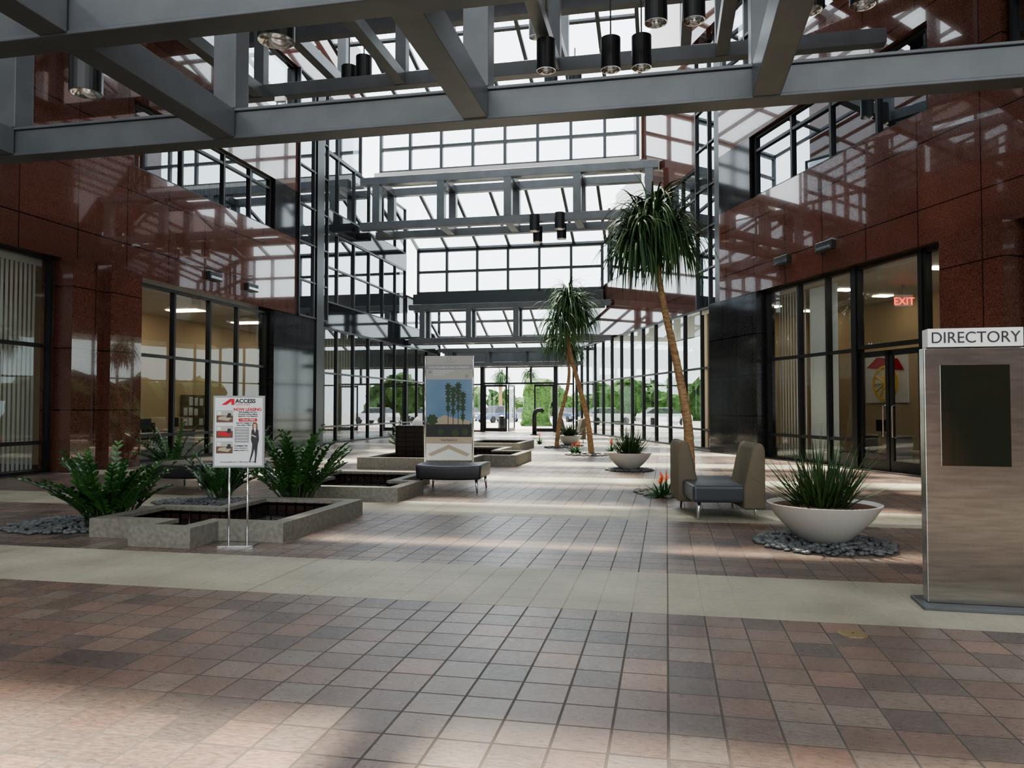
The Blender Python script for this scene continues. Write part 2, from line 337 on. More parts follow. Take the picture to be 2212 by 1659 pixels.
for z in (5.15,8.0,12.4): B.box('ceiling',-6,29,.6,4.9,z,z+.2,WHITE if z<9 else BROWNW,kind=S,label="office ceiling slab",category='ceiling')
B.box('floor',-6,29,.0,4.9,-.1,.02,CARP,kind=S,label="dark lobby carpet",category='floor')
B.box('wall_partition',28.6,28.8,.6,4.9,0,12.4,BEIGE,kind=S,label="painted lobby partition",category='wall')
for d in (15,18.6,22.2,26): panel(B,d,1.6,5.15,PANEL,.35,.5); panel(B,d+.8,3.6,5.15,PANEL,.35,.5)
for d in (18,22): panel(B,d,2,8.0)
for z in (8.2,12.8): D.box('ceiling',29.4,43,.6,4.4,z,z+.2,WHITE,kind=S,label="white office ceiling",category='ceiling')
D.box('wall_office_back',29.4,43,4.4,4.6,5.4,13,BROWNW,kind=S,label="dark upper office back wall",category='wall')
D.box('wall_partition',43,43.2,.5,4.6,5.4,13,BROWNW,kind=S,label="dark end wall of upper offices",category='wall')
D.box('ceiling',29.4,43,.5,4.6,5.4,5.6,WHITE,kind=S,label="white soffit over outdoor strip",category='ceiling')
box('wall_back',[(-17,-6,-8.6,-8.2,0,8.5),(2,14,-8.6,-8.2,0,8.5),(-6,2,-8.6,-8.2,5.3,8.5)],RED,G,kind=S,label="unseen polished red granite wall with wide opening, added to cut fill light",category='wall')  # unseen wall behind the camera, added to hold back fill light and reflections
def leaf(fr,d0,d1,p,z1,hd):
    s0,s1=d0/fr.c,d1/fr.c;y=fr.out*p
    bs=[(s0,s1,y-.03,y+.03,0.02,.28),(s0,s1,y-.03,y+.03,z1-.14,z1),(s0,s0+.11,y-.03,y+.03,.28,z1),(s1-.11,s1,y-.03,y+.03,.28,z1)]
    w=box(nn('door'),bs,BLK,fr.M,kind=S,label="black framed glass entrance door leaf",category='door')
    mk('glass_pane',[(s0,y,.2),(s1,y,.2),(s1,y,z1),(s0,y,z1)],[(0,1,2,3)],GL,None,w)
    h=hd/fr.c; yy=y-fr.out*.09
    V,F=tube([(h,y,.85),(h,yy,.87),(h,yy,1.0),(h,yy,1.5),(h,yy,1.63),(h,y,1.65)],.018,8); mk('door_handle',V,F,CHROME,None,w,label="chrome pull handle")
leaf(B,17.62,18.66,.3,3.02,18.52); leaf(B,18.70,19.76,.3,3.02,18.84)
B.box('trim_3',17.5,17.62,.2,.45,0,5.3,BLK,kind=S,label="black door jamb",category='trim'); B.box('trim_4',19.77,19.9,.2,.45,0,5.3,BLK,kind=S,label="black door jamb",category='trim')
for nm,z,h,mt,lb in (('card_reader',1.95,.3,WHITE,"small pale access card reader box beside entrance door"),('intercom_panel',1.5,.2,GREYP,"small grey intercom box beside entrance door")):
    s=17.3/B.c; e=box(nm,(s-.12,s+.12,-.2,-.1,z,z+h),mt,B.M,bevel=.01,label=lb,category='access control')
for fr,d,z in ((A,24.8,5.9),(A,27,5.88),(B,22.6,6.0),(B,20.6,6.0)):
    s=d/fr.c;o=fr.out
    e=box('wall_light',(s-.34,s+.34,-o*.16,0,z-.14,z+.12),BLK,fr.M,bevel=.02,label="small black slot light mounted on red granite",category='wall light',group='slot lights on the granite')
    box('lens_strip',(s-.3,s+.3,-o*.175,-o*.155,z-.1,z-.02),CHROME,None,e)
e=emp('exit_sign',B.M@T(21.3/B.c,-3.0,4.7,0)@Matrix.Rotation(math.radians(-103),4,'Z'),label="small white sign with glowing red letters under lobby ceiling",category='exit sign')
box('sign_body',(-.26,.26,0,.06,-.17,.17),WHITE,None,e); text(e,'EXIT',0,-.12,.3,EXITR,-.01)
box('bracket',(-.02,.02,.01,.05,.17,.45),GREYP,None,e)
e=emp('framed_painting',B.M@T(24.3/B.c,-4.84,2.5,0)@Matrix.Rotation(math.pi,4,'Z'),label="large framed picture of a yellow wagon wheel under red roof",category='painting')
box('canvas',(-1.0,1.0,0,.05,-.75,.85),WHITE,None,e)
g=lathe([(.52,-.01),(.60,-.01),(.60,.01),(.52,.01),(.52,-.01)],36)
for i in range(6):
    a=math.pi*i/6; g=merge(g,tube([(-.54*math.cos(a),-.54*math.sin(a),0),(.54*math.cos(a),.54*math.sin(a),0)],.022,6))
mk('painted_wheel',g[0],g[1],YEL,Matrix.Translation((0,-.03,-.1))@Matrix.Rotation(math.pi/2,4,'X'),e)
mk('painted_roof',[(-.9,-.03,.45),(.9,-.03,.3),(.6,-.03,.7),(-.4,-.03,.78)],[(0,1,2,3)],REDP,None,e)
e=emp('bulletin_board',A.M@T(30.2/A.c,4.32,1.45,0),label="cork board covered in pinned paper sheets",category='notice board')
box('board',(-.95,.95,0,.05,-.65,.65),BROWNP,None,e)
box('pinned_paper',[(-.85+i*.34+U(0,.04),-.6+i*.34+U(0,.04),-.02,-.005,-.58+j*.4,-.25+j*.4+U(-.06,.03)) for i in range(5) for j in range(3) if R()>.15],PAPER,None,e)
def desk(fr,d,p):
    e=emp('office_desk',fr.M@T(d/fr.c,fr.out*p,.02,0),label="grey office desk behind window glass",category='desk')
    box('desktop',(-.8,.8,-.35,.35,.7,.74),LGREY,None,e,bevel=.01); 
    for x in (-.75,.71): box('side_panel',(x,x+.04,-.33,.33,0,.7),GREYP,None,e)
    box('monitor',[(-.28,.28,.05,.08,.85,1.2),(-.04,.04,.05,.09,.74,.86),(-.12,.12,-.02,.14,.74,.755)],BLK,None,e)
desk(A,24.6,2.2); desk(A,27.5,3.3); desk(B,22.4,3.2)
def ochair(M):
    e=emp('office_chair',M,label="black swivel office chair by a desk",category='chair',group='office chairs')
    box('seat',(-.24,.24,-.24,.24,.44,.52),BLK,None,e,bevel=.03)
    box('backrest',(-.22,.22,.2,.27,.58,1.05),BLK,None,e,bevel=.03)
    g=tube([(0,0,.1),(0,0,.44)],.025,8)
    for i in range(5):
        a=i*2*math.pi/5; g=merge(g,tube([(0,0,.12),(.28*math.cos(a),.28*math.sin(a),.04)],.02,6))
    mk('base',g[0],g[1],CHROME,None,e)
    g=tube([(0,.23,.48),(0,.26,.7)],.02,6); mk('back_support',g[0],g[1],BLK,None,e)
ochair(A.M@T(23.2/A.c,2.0,.02,40)); ochair(A.M@T(26.0/A.c,3.2,.02,120)); ochair(B.M@T(20.2/B.c,-3,.02,200)); ochair(B.M@T(18.9/B.c,-3.6,.02,250))
# ------------------------------------------------------------ roof
def slope(v0,v1,uA,zA,uB,zB,nx,nz,lab,bar=.12):
    L=math.hypot(uB-uA,zB-zA); phi=math.atan2(uA-uB,zB-zA)
    M=G@Matrix.Translation((0,uA,zA))@Matrix.Rotation(phi,4,'X')
    xs=[v0+(v1-v0)*i/nx for i in range(1,nx)]; zs=[L*i/nz for i in range(1,nz)]
    return win(M,v0,v1,0,0,L,xs,zs,GLS,bar=bar,dep=.14,fm=FRM,label=lab)
def clere(v0,v1,u,z0,z1,nx,nz):
    return win(G,v0,v1,u,z0,z1,[v0+(v1-v0)*i/nx for i in range(1,nx)],[z0+(z1-z0)*i/nz for i in range(1,nz)],GLS,bar=.14,dep=.2,fm=FRM,label="vertical clerestory glazing with dark metal grid")
clere(-14.3,-1.2,36.4,13.5,16.0,8,2)
slope(-14.3,-1.0,36.4,16.0,22,19.6,8,5,"sloped skylight glazing with dark metal bars",.16)
box('trim_5',(-14.5,-1.2,36.1,36.7,12.9,13.5),LSTEEL,G,kind=S,label="pale grey fascia beam under clerestory glazing",category='beam')
clere(-14.3,-3.4,42.4,8.2,10.8,6,2)
slope(-14.3,-3.2,42.4,10.8,36.8,12.8,6,2,"sloped skylight glazing with dark metal bars",.15)
box('trim_6',(-14.5,-3.4,42.2,42.8,7.6,8.2),FRM,G,kind=S,label="dark fascia beam under clerestory glazing",category='beam')
slope(-14.3,-4.5,48.4,5.3,43,7.6,6,3,"sloped skylight glazing with dark metal bars")
box('ceiling',[(-15.2,-9.6,-8,22,14.5,14.7)]+[(-15.2+i*.5,-15.05+i*.5,-8,22,14.38,14.5) for i in range(12)],DECK,G,kind=S,label="tan ribbed metal roof deck",category='ceiling')
box('ceiling',[(3.2,13,-8,22,14.5,14.7)]+[(3.3+i*.5,3.45+i*.5,-8,22,14.38,14.5) for i in range(19)],DECK,G,kind=S,label="tan ribbed metal roof deck",category='ceiling')
box('ceiling',[(-9.6,3.2,a,b,14.55,14.7) for a,b in ((-8,-5.6),(-4.4,-2),(-.8,1.6),(2.8,5.2),(6.6,9.1),(10.5,14.6),(15.8,18.5),(19.7,22))],DECK,G,kind=S,label="unseen roof panels added to shape the sun patches",category='ceiling')  # out-of-view opaque bands added to shape sunlight, slits set where floor patches fall
# ------------------------------------------------------------ trusses
def truss(label,origin,parts):
    e=emp('steel_truss',G@Matrix.Translation(origin),label=label,category='steel truss',group='roof trusses')
    ox,oy,oz=origin
    for nm,(x0,x1,y0,y1,z0,z1) in parts:
        box(nm,(x0-ox,x1-ox,y0-oy,y1-oy,z0-oz,z1-oz),STEEL,None,e,bevel=.012)
    return e
def hsec(parts,v0,v1,u0,u1,z0,z1):
    m=.05
    parts.append(('chord',(v0,v1,u0+.04,u1-.04,z0+m,z1-m)))
    parts.append(('flange',(v0,v1,u0,u1,z0,z0+m))); parts.append(('flange',(v0,v1,u0,u1,z1-m,z1)))
cz0,cz1=5.94,6.44
parts=[]
hsec(parts,-14.4,9.0,11.0,11.38,cz0,cz1); hsec(parts,-14.4,10.6,7.5,7.88,cz0,cz1)
for v in (-11.2,-7.0,-2.8,1.4,5.6):
    parts+=[('cross_beam',(v-.19,v+.19,7.88,11.0,cz0+.02,cz1-.02)),('post',(v-.2,v+.2,10.99,11.39,cz1,14.3)),('cross_beam',(v-.19,v+.19,-4,7.5,cz0+.02,cz1-.02))]
parts+=[('chord',(-14.4,9.0,11.0,11.36,9.9,10.3))]
truss("grey painted steel frame with square chords overhead",(-2.8,11.18,5.94),parts)
parts=[]
z0,z1=13.55,14.0
for u,ve in ((14.5,7.4),(18.5,5.6),(22.5,3.8),(26.5,2.0)): parts.append(('chord',(-14.3,ve,u-.18,u+.18,z0,z1)))
for v in (-11.9,-7.7,-3.5,.7):
    parts.append(('cross_beam',(v-.17,v+.17,14.5,26.5,z0+.02,z1-.02)))
    for u in (22.5,26.5): parts.append(('post',(v-.17,v+.17,u-.17,u+.17,z1,16.6)))
for u,ve in ((22.5,3.8),(26.5,2.0)): parts.append(('chord',(-14.3,ve,u-.15,u+.15,16.6,16.95)))
truss("grey steel grid frame high under the sloped skylight",(-5.6,22.5,13.55),parts)
parts=[]
for u,ve in ((15.4,7.0),(19.4,5.2)): 
    parts.append(('chord',(-14.3,ve,u-.16,u+.16,10.3,10.66)))
    for v in (-11.2,-7.0,-2.8,1.4): parts.append(('post',(v-.15,v+.15,u-.15,u+.15,10.66,13.5)))
for v in (-11.2,-7.0,-2.8,1.4): parts.append(('cross_beam',(v-.15,v+.15,11.4,19.3,10.32,10.64)))
truss("grey steel middle frame carrying black pendant lights",(-5.6,17.4,10.3),parts)
def boxtruss(ua,ub,za,zb,v0,v1,v1b,h,lab,sp):
    parts=[]
    for u,vv in ((ua,v1),(ub,v1b)):
        parts+=[('chord',(v0,vv,u-h/2,u+h/2,za,za+h)),('chord',(v0,vv,u-h/2,u+h/2,zb,zb+h))]
        v=v0+.8
        while v<vv-.1:
            parts.append(('post',(v-h/2,v+h/2,u-h/2,u+h/2,za+h,zb))); v+=sp
    v=v0+.8
    while v<v1b:
        for z in (za,zb): parts.append(('cross_beam',(v-h/2,v+h/2,ua,ub,z+.02,z+h-.02)))
        v+=sp
    truss(lab,((v0+v1)/2,ua,za),parts)
boxtruss(34.0,36.0,10.05,12.2,-14.3,-.3,-1.1,.36,"grey steel box truss spanning between glass towers",3.2)
boxtruss(41.0,42.0,5.2,7.1,-14.3,-2.9,-3.3,.3,"grey steel box truss spanning the far corridor",2.7)
boxtruss(46.6,47.6,4.2,5.1,-14.3,-5,-5.4,.25,"small grey steel truss above the exit doors",2.4)
def can(x,y,zb,ztop,r=.225,h=.72):
    e=emp('pendant_downlight',T(x,y,zb),label="black cylinder downlight with mirrored reflector hanging from steel frame",category='pendant light',group='black cylinder pendants')
    V,F=lathe([(r,0),(r,h),(.01,h)],28); mk('can',V,F,BLK,None,e,smooth=False)
    V,F=lathe([(r,0),(r-.02,0),(r*.82,.12),(r*.5,.24),(.01,.26)],28); mk('reflector',V,F,CHROME,None,e,smooth=True,label="mirrored reflector")
    V,F=lathe([(.01,.17),(.06,.19),(.07,.23),(.01,.25)],12); mk('bulb',V,F,LAMPE,None,e,smooth=True)
    V,F=tube([(0,0,h),(0,0,ztop-zb)],.018,6); mk('stem',V,F,BLK,None,e)
for x,y,z,zt in ((-2.93,9.3,6.15,7.6),(-6.25,11,6.2,7.6),(.8,17.6,9.5,13.55),(2.24,17,9.25,13.55),(2.94,17,9.3,13.55),(2.85,14.8,9.2,13.55),(3.65,15,9.35,13.55),
    (5.25,13.2,8.6,14.3),(6.2,13.2,8.7,14.3),(-4.15,21,10.7,13.55),(-4.65,21.4,10.6,13.55),(1.3,25,12.1,13.6),(2.1,25,12.2,13.6),(.8,25.5,14.2,16.6),(2.0,25.5,15.2,16.6),
    (1.0,33.4,9.4,10.05),(2.1,33.2,9.45,10.05),(1.2,35.2,9.3,10.05),(2.3,35,9.4,10.05)):
    can(x,y,z,zt)
pv=W(-6.15,11.15,6.44)
e=emp('security_camera',T(*pv,-11),label="small white security camera mounted on grey beam",category='camera')
box('camera_body',(-.03,.15,-.04,.04,.10,.18),WHITE,None,e,bevel=.01); V,F=tube([(0,0,0),(0,0,.11)],.015,8); mk('bracket',V,F,GREYP,None,e)
# ------------------------------------------------------------ end wall
E=48.5
win(G,-14.3,-11.8,E,0,4.3,[-13.1],[3.1],GL,bar=.1,label="glazed side panel beside exit doors")
win(G,-11.8,-7.0,E,3.1,4.3,[-10.2,-8.6],[],GL,bar=.12,label="glazed transom above exit doors")
win(G,-7.0,-5.8,E,0,4.3,[],[3.1],GL,bar=.1,label="glazed side panel beside exit doors")
box('trim_7',(-14.4,-5.6,E-.2,E+.2,4.3,5.3),STEEL,G,kind=S,label="grey header beam over exit",category='beam')
box('trim_8',[(-11.95,-11.7,E-.2,E+.2,0,4.3),(-7.1,-6.85,E-.2,E+.2,0,4.3)],BLK,G,kind=S,label="black door posts",category='trim')
def door_g(v0,v1,y,ang=0):
    M=G@Matrix.Translation((v0,y,0))@Matrix.Rotation(math.radians(ang),4,'Z'); w_=v1-v0
    bs=[(0,w_,-.03,.03,.02,.25),(0,w_,-.03,.03,2.95,3.08),(0,.1,-.03,.03,.25,2.95),(w_-.1,w_,-.03,.03,.25,2.95)]
    w=box(nn('door'),bs,BLK,M,kind=S,label="black framed glass exit door",category='door')
    mk('glass_pane',[(0,0,.2),(w_,0,.2),(w_,0,3),(0,0,3)],[(0,1,2,3)],GL,None,w)
    V,F=tube([(w_-.15,-.1,.9),(w_-.15,-.1,1.6)],.02,6); mk('door_handle',V,F,CHROME,None,w)
door_g(-11.7,-10.2,E); door_g(-10.1,-9.0,E,80); door_g(-8.4,-7.1,E)
# ------------------------------------------------------------ outside
box('outdoor_ground',(-90,110,50.2,230,-.14,-.04),OUTG,label="bright sunlit concrete forecourt outside the exit",category='pavement')
box('brick_paving',(-14,9,53,58,-.04,-.02),ASPH,label="reddish brick paving outside the doors",category='pavement')
box('outdoor_ground',(6.5,40,28.5,50.2,-.14,-.06),OUTG,label="sunlit concrete strip outside the corridor glazing",category='pavement')
def hedge(x0,x1,y0,y1,h,amp=.22,lab="dense clipped green hedge growing outside the glazing",nm='hedge'):
    V=[];F=[];nx=max(2,int((x1-x0)/.4));ny=max(2,int((y1-y0)/.4));nz=max(2,int(h/.4))
    idx={}
    def vt(i,j,k):
        if (i,j,k) not in idx:
            p=Vector((x0+(x1-x0)*i/nx,y0+(y1-y0)*j/ny,h*k/nz)); q=noise.noise_vector(p*.45)*amp*2.2+noise.noise_vector(p*1.7)*amp
            if k==0:q.z=0
            idx[(i,j,k)]=len(V);V.append(p+q)
        return idx[(i,j,k)]
    for i in range(nx):
        for j in range(ny): F.append((vt(i,j,nz),vt(i+1,j,nz),vt(i+1,j+1,nz),vt(i,j+1,nz)))
    for k in range(nz):
        for i in range(nx):
            F.append((vt(i,0,k),vt(i+1,0,k),vt(i+1,0,k+1),vt(i,0,k+1))); F.append((vt(i+1,ny,k),vt(i,ny,k),vt(i,ny,k+1),vt(i+1,ny,k+1)))
        for j in range(ny):
            F.append((vt(0,j+1,k),vt(0,j,k),vt(0,j,k+1),vt(0,j+1,k+1))); F.append((vt(nx,j,k),vt(nx,j+1,k),vt(nx,j+1,k+1),vt(nx,j,k+1)))
    mk(nm,V,F,HEDGE,Matrix.Translation((0,0,-.06)),label=lab,category='hedge')
hedge(13.2,15,34,49.5,3.4,.4); hedge(1.2,3.4,66,68,4.0,.25); hedge(-7,-3.8,61,63,4.2,.25); hedge(9,30,92,96,4.5,1.0,"row of rounded green shrubs beyond the car park"); hedge(-60,-6,125,130,3.2,1.3,"row of rounded green shrubs beyond the car park"); hedge(-4,50,140,146,3.2,1.3,"row of rounded green shrubs beyond the car park")
def car(x,y,rz,paint,lab,truck=False):
    e=emp('car',T(x,y,-.04,rz),label=lab,category='car')
    def prof(pts,w,nm,mat,bev=.06,taper=1):
        n=len(pts);V=[(px,-w/2*(taper if pz>1.1 else 1),pz) for px,pz in pts]+[(px,w/2*(taper if pz>1.1 else 1),pz) for px,pz in pts]
        F=[tuple(range(n)),tuple(range(2*n-1,n-1,-1))]+[(i+1 if i+1<n else 0,i,i+n,(i+1 if i+1<n else 0)+n) for i in range(n)]
        return mk(nm,V,F,mat,None,e,bevel=bev)
    prof([(-2.4,.35),(2.4,.35),(2.45,.7),(2.3,.98),(1.3,1.06),(-2.3,1.08),(-2.45,.7)],1.85,'body',paint)
    if truck: c=[(1.2,1.05),(.5,1.75),(-.7,1.78),(-.95,1.05)]
    else: c=[(1.4,1.03),(.6,1.55),(-1.2,1.58),(-2.1,1.05)]
    prof(c,1.7,'windows',CARG,.04,.86)
    box('roof',(c[2][0],c[1][0],-.7,.7,c[1][1]-.02,c[1][1]+.06),paint,None,e,bevel=.03)
    for wx in (-1.5,1.5):
        for wy in (-.86,.86):
            V,F=tube([(wx,wy-.12,.35),(wx,wy+.12,.35)],.35,20); mk('wheel',V,F,RUB,None,e)
    box('headlight',[(2.38,2.46,-.8,-.5,.68,.84),(2.38,2.46,.5,.8,.68,.84)],WHITE,None,e)
car(-1.7,82,-130,PBLUE,"dark blue pickup truck parked outside",True); car(1.9,84,-60,PGREY,"grey car parked outside the entrance"); car(9.0,72,20,PWHITE,"white car parked beyond the glazing"); car(-5,92,-80,PGREY,"grey car parked outside the entrance"); car(14,70,10,PWHITE,"white car parked beyond the glazing"); car(6.5,86,-70,PBLUE,"dark blue car parked beyond the glazing")
e=emp('trash_can',T(-.65,52,-.04),label="dark cylindrical litter bin standing outside exit",category='trash can')
V,F=lathe([(.28,0),(.3,.05),(.3,.85),(.27,.9),(.27,.95),(.32,.96),(.32,1.02),(.12,1.12),(.01,1.13)],20); mk('bin_body',V,F,BLK,None,e)
g=tube([(1.3,44,0),(1.3,44,1.15),(1.36,44,1.35),(1.5,44,1.45),(1.7,44,1.45),(1.82,44,1.35)],.13,10)
g=merge(g,tube([(1.3,44,0),(1.3,44,.05)],.25,16)); mk('arched_post',g[0],g[1],BLK,smooth=True,label="black curved tubular post standing near exit doors",category='post')
# ------------------------------------------------------------ basins
def offset(poly,t):
    n=len(poly);out=[]
    for i in range(n):
        a=Vector(poly[i-1]);b=Vector(poly[i]);c=Vector(poly[(i+1)%n])
        n1=Vector((-(b-a).y,(b-a).x)).normalized();n2=Vector((-(c-b).y,(c-b).x)).normalized()
        out.append(tuple(b+(n1+n2)*t))
    return out
def basin(poly,h=.24,t=.2,lab="low stepped concrete fountain basin with dark water"):
    c=Vector((sum(p[0] for p in poly)/len(poly),sum(p[1] for p in poly)/len(poly)))
    e=emp('fountain_basin',G@Matrix.Translation((c.x,c.y,0)),label=lab,category='fountain',group='stepped fountain basins')
    P=[tuple(Vector(p)-c) for p in poly]; I=offset(P,t);n=len(P)
    V=[(*p,0) for p in P]+[(*p,h) for p in P]+[(*p,h) for p in I]+[(*p,.0) for p in I]; F=[]
    for i in range(n):
        j=(i+1)%n
        F+=[(i,j,n+j,n+i),(n+i,n+j,2*n+j,2*n+i),(2*n+i,2*n+j,3*n+j,3*n+i)]
    mk('rim',V,F,CONC,None,e)
    I2=offset(P,t-.005); 
    V=[(*p,h-.05) for p in offset(P,t+.002)]+[(*p,.01) for p in offset(P,t+.002)]
    mk('inner_tiles',V,[(i,(i+1)%n,n+(i+1)%n,n+i) for i in range(n)],TILEB,None,e)
    mk('water',[(*p,.07) for p in I2],[tuple(range(n))],WATER,None,e)
    xs=[p[0] for p in I];ys=[p[1] for p in I]; cx=(min(xs)+max(xs))/2;cy=(min(ys)+max(ys))/2
    for k in range(5):
        V,F=tube([(cx+(k-2)*.3,cy,.05),(cx+(k-2)*.3,cy,.2)],.012,6); mk('nozzle',V,F,CHROME,None,e)
    return e
basin([(-7,8.2),(-6.1,8.2),(-6.1,7.75),(-5.3,7.75),(-5.3,8.3),(-4.45,8.3),(-4.45,10.7),(-6.1,10.7),(-6.1,9.6),(-7,9.6)],h=.23)
basin([(-6.6,12.2),(-4.45,12.2),(-4.45,13.6),(-4.9,13.6),(-4.9,15.4),(-7,15.4),(-7,13.8),(-6.6,13.8)])
basin([(-7.9,18.6),(-4.9,18.6),(-4.9,20.2),(-4.0,20.2),(-4.0,22.6),(-5,22.6),(-5,24.6),(-7.4,24.6),(-7.4,21.5),(-7.9,21.5)],h=.3)
basin([(-7.4,27),(-5.2,27),(-5.2,30),(-7.4,30)],h=.3)
e=emp('fountain_plinth',T(-2.75,21.3,0,-11.5),label="square dark brown tiled plinth with bubbling water on top",category='fountain')
box('plinth',(-.4,.4,-.4,.4,0,1.1),stone('plinth_tile',(.018,.011,.008),(.04,.024,.017),.25,.13,rough=.3),None,e,bevel=.01)
V,F=lathe([(.16,0),(.13,.1),(.06,.2),(.01,.24)],14); mk('water_jet',V,F,PAPER,Matrix.Translation((.1,0,1.1)),e,smooth=True)
# ------------------------------------------------------------ benches
def bench(x,y,rz,w=1.25,dp=1.15):
    e=emp('bench',T(x,y,0,rz),label="black leather upholstered bench on slim chrome legs",category='bench',group='black leather benches')
    nx,ny=12,8;V=[];F=[]
    for j in range(ny+1):
        for i in range(nx+1):
            a=i/nx*2-1;b=j/ny*2-1
            V.append((a*w/2,b*dp/2,.51+.03*(a*a)-.02*b**4))
    o=len(V)
    for j in range(ny):
        for i in range(nx): q=j*(nx+1)+i;F.append((q,q+1,q+nx+2,q+nx+1))
    for j in range(ny+1):
        for i in range(nx+1):
            a=i/nx*2-1;b=j/ny*2-1; V.append((a*w/2*.98,b*dp/2*.98,.24+.02*a*a))
    for j in range(ny):
        for i in range(nx): q=o+j*(nx+1)+i;F.append((q,q+nx+1,q+nx+2,q+1))
    for i in range(nx):
        F.append((i+1,i,o+i,o+i+1)); q=ny*(nx+1)+i;F.append((q,q+1,o+q+1,o+q))
    for j in range(ny):
        q=j*(nx+1);F.append((q,q+nx+1,o+q+nx+1,o+q)); q=q+nx;F.append((q+nx+1,q,o+q,o+q+nx+1))
    mk('cushion',V,F,LEATHER,None,e,bevel=.035,smooth=True)
    for sx in (-1,1):
        for sy in (-1,1):
            V,F=tube([(sx*(w/2-.1),sy*(dp/2-.1),.25),(sx*(w/2-.08),sy*(dp/2-.08),0)],[.028,.016],10); mk('leg',V,F,CHROME,None,e,smooth=True)
bench(-1.12,14.75,-8); bench(-6.3,15.0,-14)
def tete(x,y,rz,sc=1):
    e=emp('double_lounge_seat',T(x,y,0,rz),label="grey vinyl seat with two opposed taupe high backs",category='sofa',group='two way lounge seats')
    box('seat',(-.48,.42,-.75,.85,.25,.50),SEATG,None,e,bevel=.05)
    def back(nm,x0,s,y0,y1,xi):
        pr=[(0,.16),(0,1.0),(.03,1.08),(.1,1.1),(.17,1.05),(.22,.85),(.30,.47),(.30,.16)]
        pts=[(x0-s*p[0],p[1]) for p in pr]; n=len(pts)
        V=[(p[0],y0,p[1]) for p in pts]+[(p[0],y1,p[1]) for p in pts]
        F=[tuple(range(n)),tuple(range(2*n-1,n-1,-1))]+[((i+1)%n,i,i+n,(i+1)%n+n) for i in range(n)]
        mk(nm,V,F,TAN,None,e,bevel=.04,smooth=True,label="taupe fabric high curved backrest")
    back('backrest',.52,1,-.8,.05,0); back('backrest',-.55,-1,.1,.9,0)
    for lx,ly in ((-.38,-.65),(.4,-.65),(-.38,.75),(.4,.75)):
        V,F=tube([(lx,ly,.27),(lx*1.05,ly*1.03,0)],[.028,.016],10); mk('leg',V,F,CHROME,None,e,smooth=True)
tete(3.08,11.5,-3); tete(2.75,35,5)
# ------------------------------------------------------------ plants
def leafstrip(V,F,base,az,el,L,w,droop,seg=6,fold=.25):
    p=Vector(base);d=Vector((math.cos(az)*math.cos(el),math.sin(az)*math.cos(el),math.sin(el)))
    side=Vector((-math.sin(az),math.cos(az),0)); o=len(V)
    for i in range(seg+1):
        t=i/seg; ww=w*(1-t**2.2)*(.6+.4*min(1,t*4))+.001
        up=side.cross(d).normalized()
        V.append(p+side*ww/2+up*ww*fold); V.append(p); V.append(p-side*ww/2+up*ww*fold)
        p=p+d*(L/seg); d=(d+Vector((0,0,-droop/seg))).normalized()
    for i in range(seg):
        a=o+i*3; F.append((a,a+1,a+4,a+3)); F.append((a+1,a+2,a+5,a+4))
def pebbles(x,y,r,n,mat=PEB,ry=None,size=.055):
    V=[];F=[]
    for k in range(n):
        a=U(0,2*math.pi);q=r*math.sqrt(R()); px,py=q*math.cos(a),q*math.sin(a)*(ry or 1)
        sx,sy,sz=U(.6,1.2)*size,U(.6,1.2)*size,U(.35,.6)*size; rz=U(0,3.1);z=sz*.7+ U(0,.05)*(1-q/r)
        m=8;o=len(V)
        for (rr,zz) in ((.55,-.8),(1,0),(.6,.75)):
            for j in range(m):
                t=2*math.pi*j/m; lx,ly=math.cos(t)*rr*sx,math.sin(t)*rr*sy
                V.append((px+lx*math.cos(rz)-ly*math.sin(rz),py+lx*math.sin(rz)+ly*math.cos(rz),max(.002,z+zz*sz)))
        V.append((px,py,z+sz))
        for i in range(2):
            for j in range(m): F.append((o+i*m+j,o+i*m+(j+1)%m,o+(i+1)*m+(j+1)%m,o+(i+1)*m+j))
        for j in range(m): F.append((o+2*m+j,o+2*m+(j+1)%m,o+3*m))
    mk('pebble_bed',V,F,mat,T(x,y,0),smooth=True,kind='stuff',label="bed of smooth grey river pebbles on the paving",category='pebbles')
def bowl(x,y,r=.64,h=.45,pr=.8,grass=True,lab="wide white bowl planter on pebbles"):
    e=emp('bowl_planter',T(x,y,0.03),label=lab,category='planter',group='white bowl planters')
    s=r/.64;t=h/.45
    V,F=lathe([(.01,0),(.22*s,0),(.26*s,.02*t),(.40*s,.14*t),(.54*s,.29*t),(.635*s,.44*t),(.64*s,.45*t),(.615*s,.45*t),(.58*s,.4*t),(.01,.38*t)],48)
    mk('bowl',V,F,PLWHITE,None,e,smooth=True)
    V,F=lathe([(.01,.42*t),(.3*s,.42*t),(.59*s,.41*t)],32); mk('mulch',V,F,SOIL,None,e,smooth=True)
    pebbles(x,y,pr,420,size=.05)
    p=emp('snake_grass_plant',T(x,y,.4*t),label="dark green spiky strap leaved plant in white bowl",category='plant',group='spiky plants in bowls')
    V=[];F=[]
    for k in range(190):
        a=U(0,2*math.pi);q=U(0,.26*s); el=math.radians(U(30,88))
        leafstrip(V,F,(q*math.cos(a),q*math.sin(a),0),a+U(-.5,.5),el,U(.45,.9)*s,.03,U(0,.4),5)
    mk('leaves',V,F,LEAFD,None,p)
    V=[];F=[]
    for k in range(16):
        a=U(0,6.28);b=(U(-.15,.15),U(-.15,.15),0); leafstrip(V,F,b,a,math.radians(U(50,85)),U(.85,1.15)*s,.015,.15,4)
    mk('flower_stalk',V,F,LEAFD,None,p)
bowl(3.66,8.95,.64,.45,.78); bowl(2.98,19.4,.58,.42,.6); bowl(2.4,31.6,.52,.4,.55)
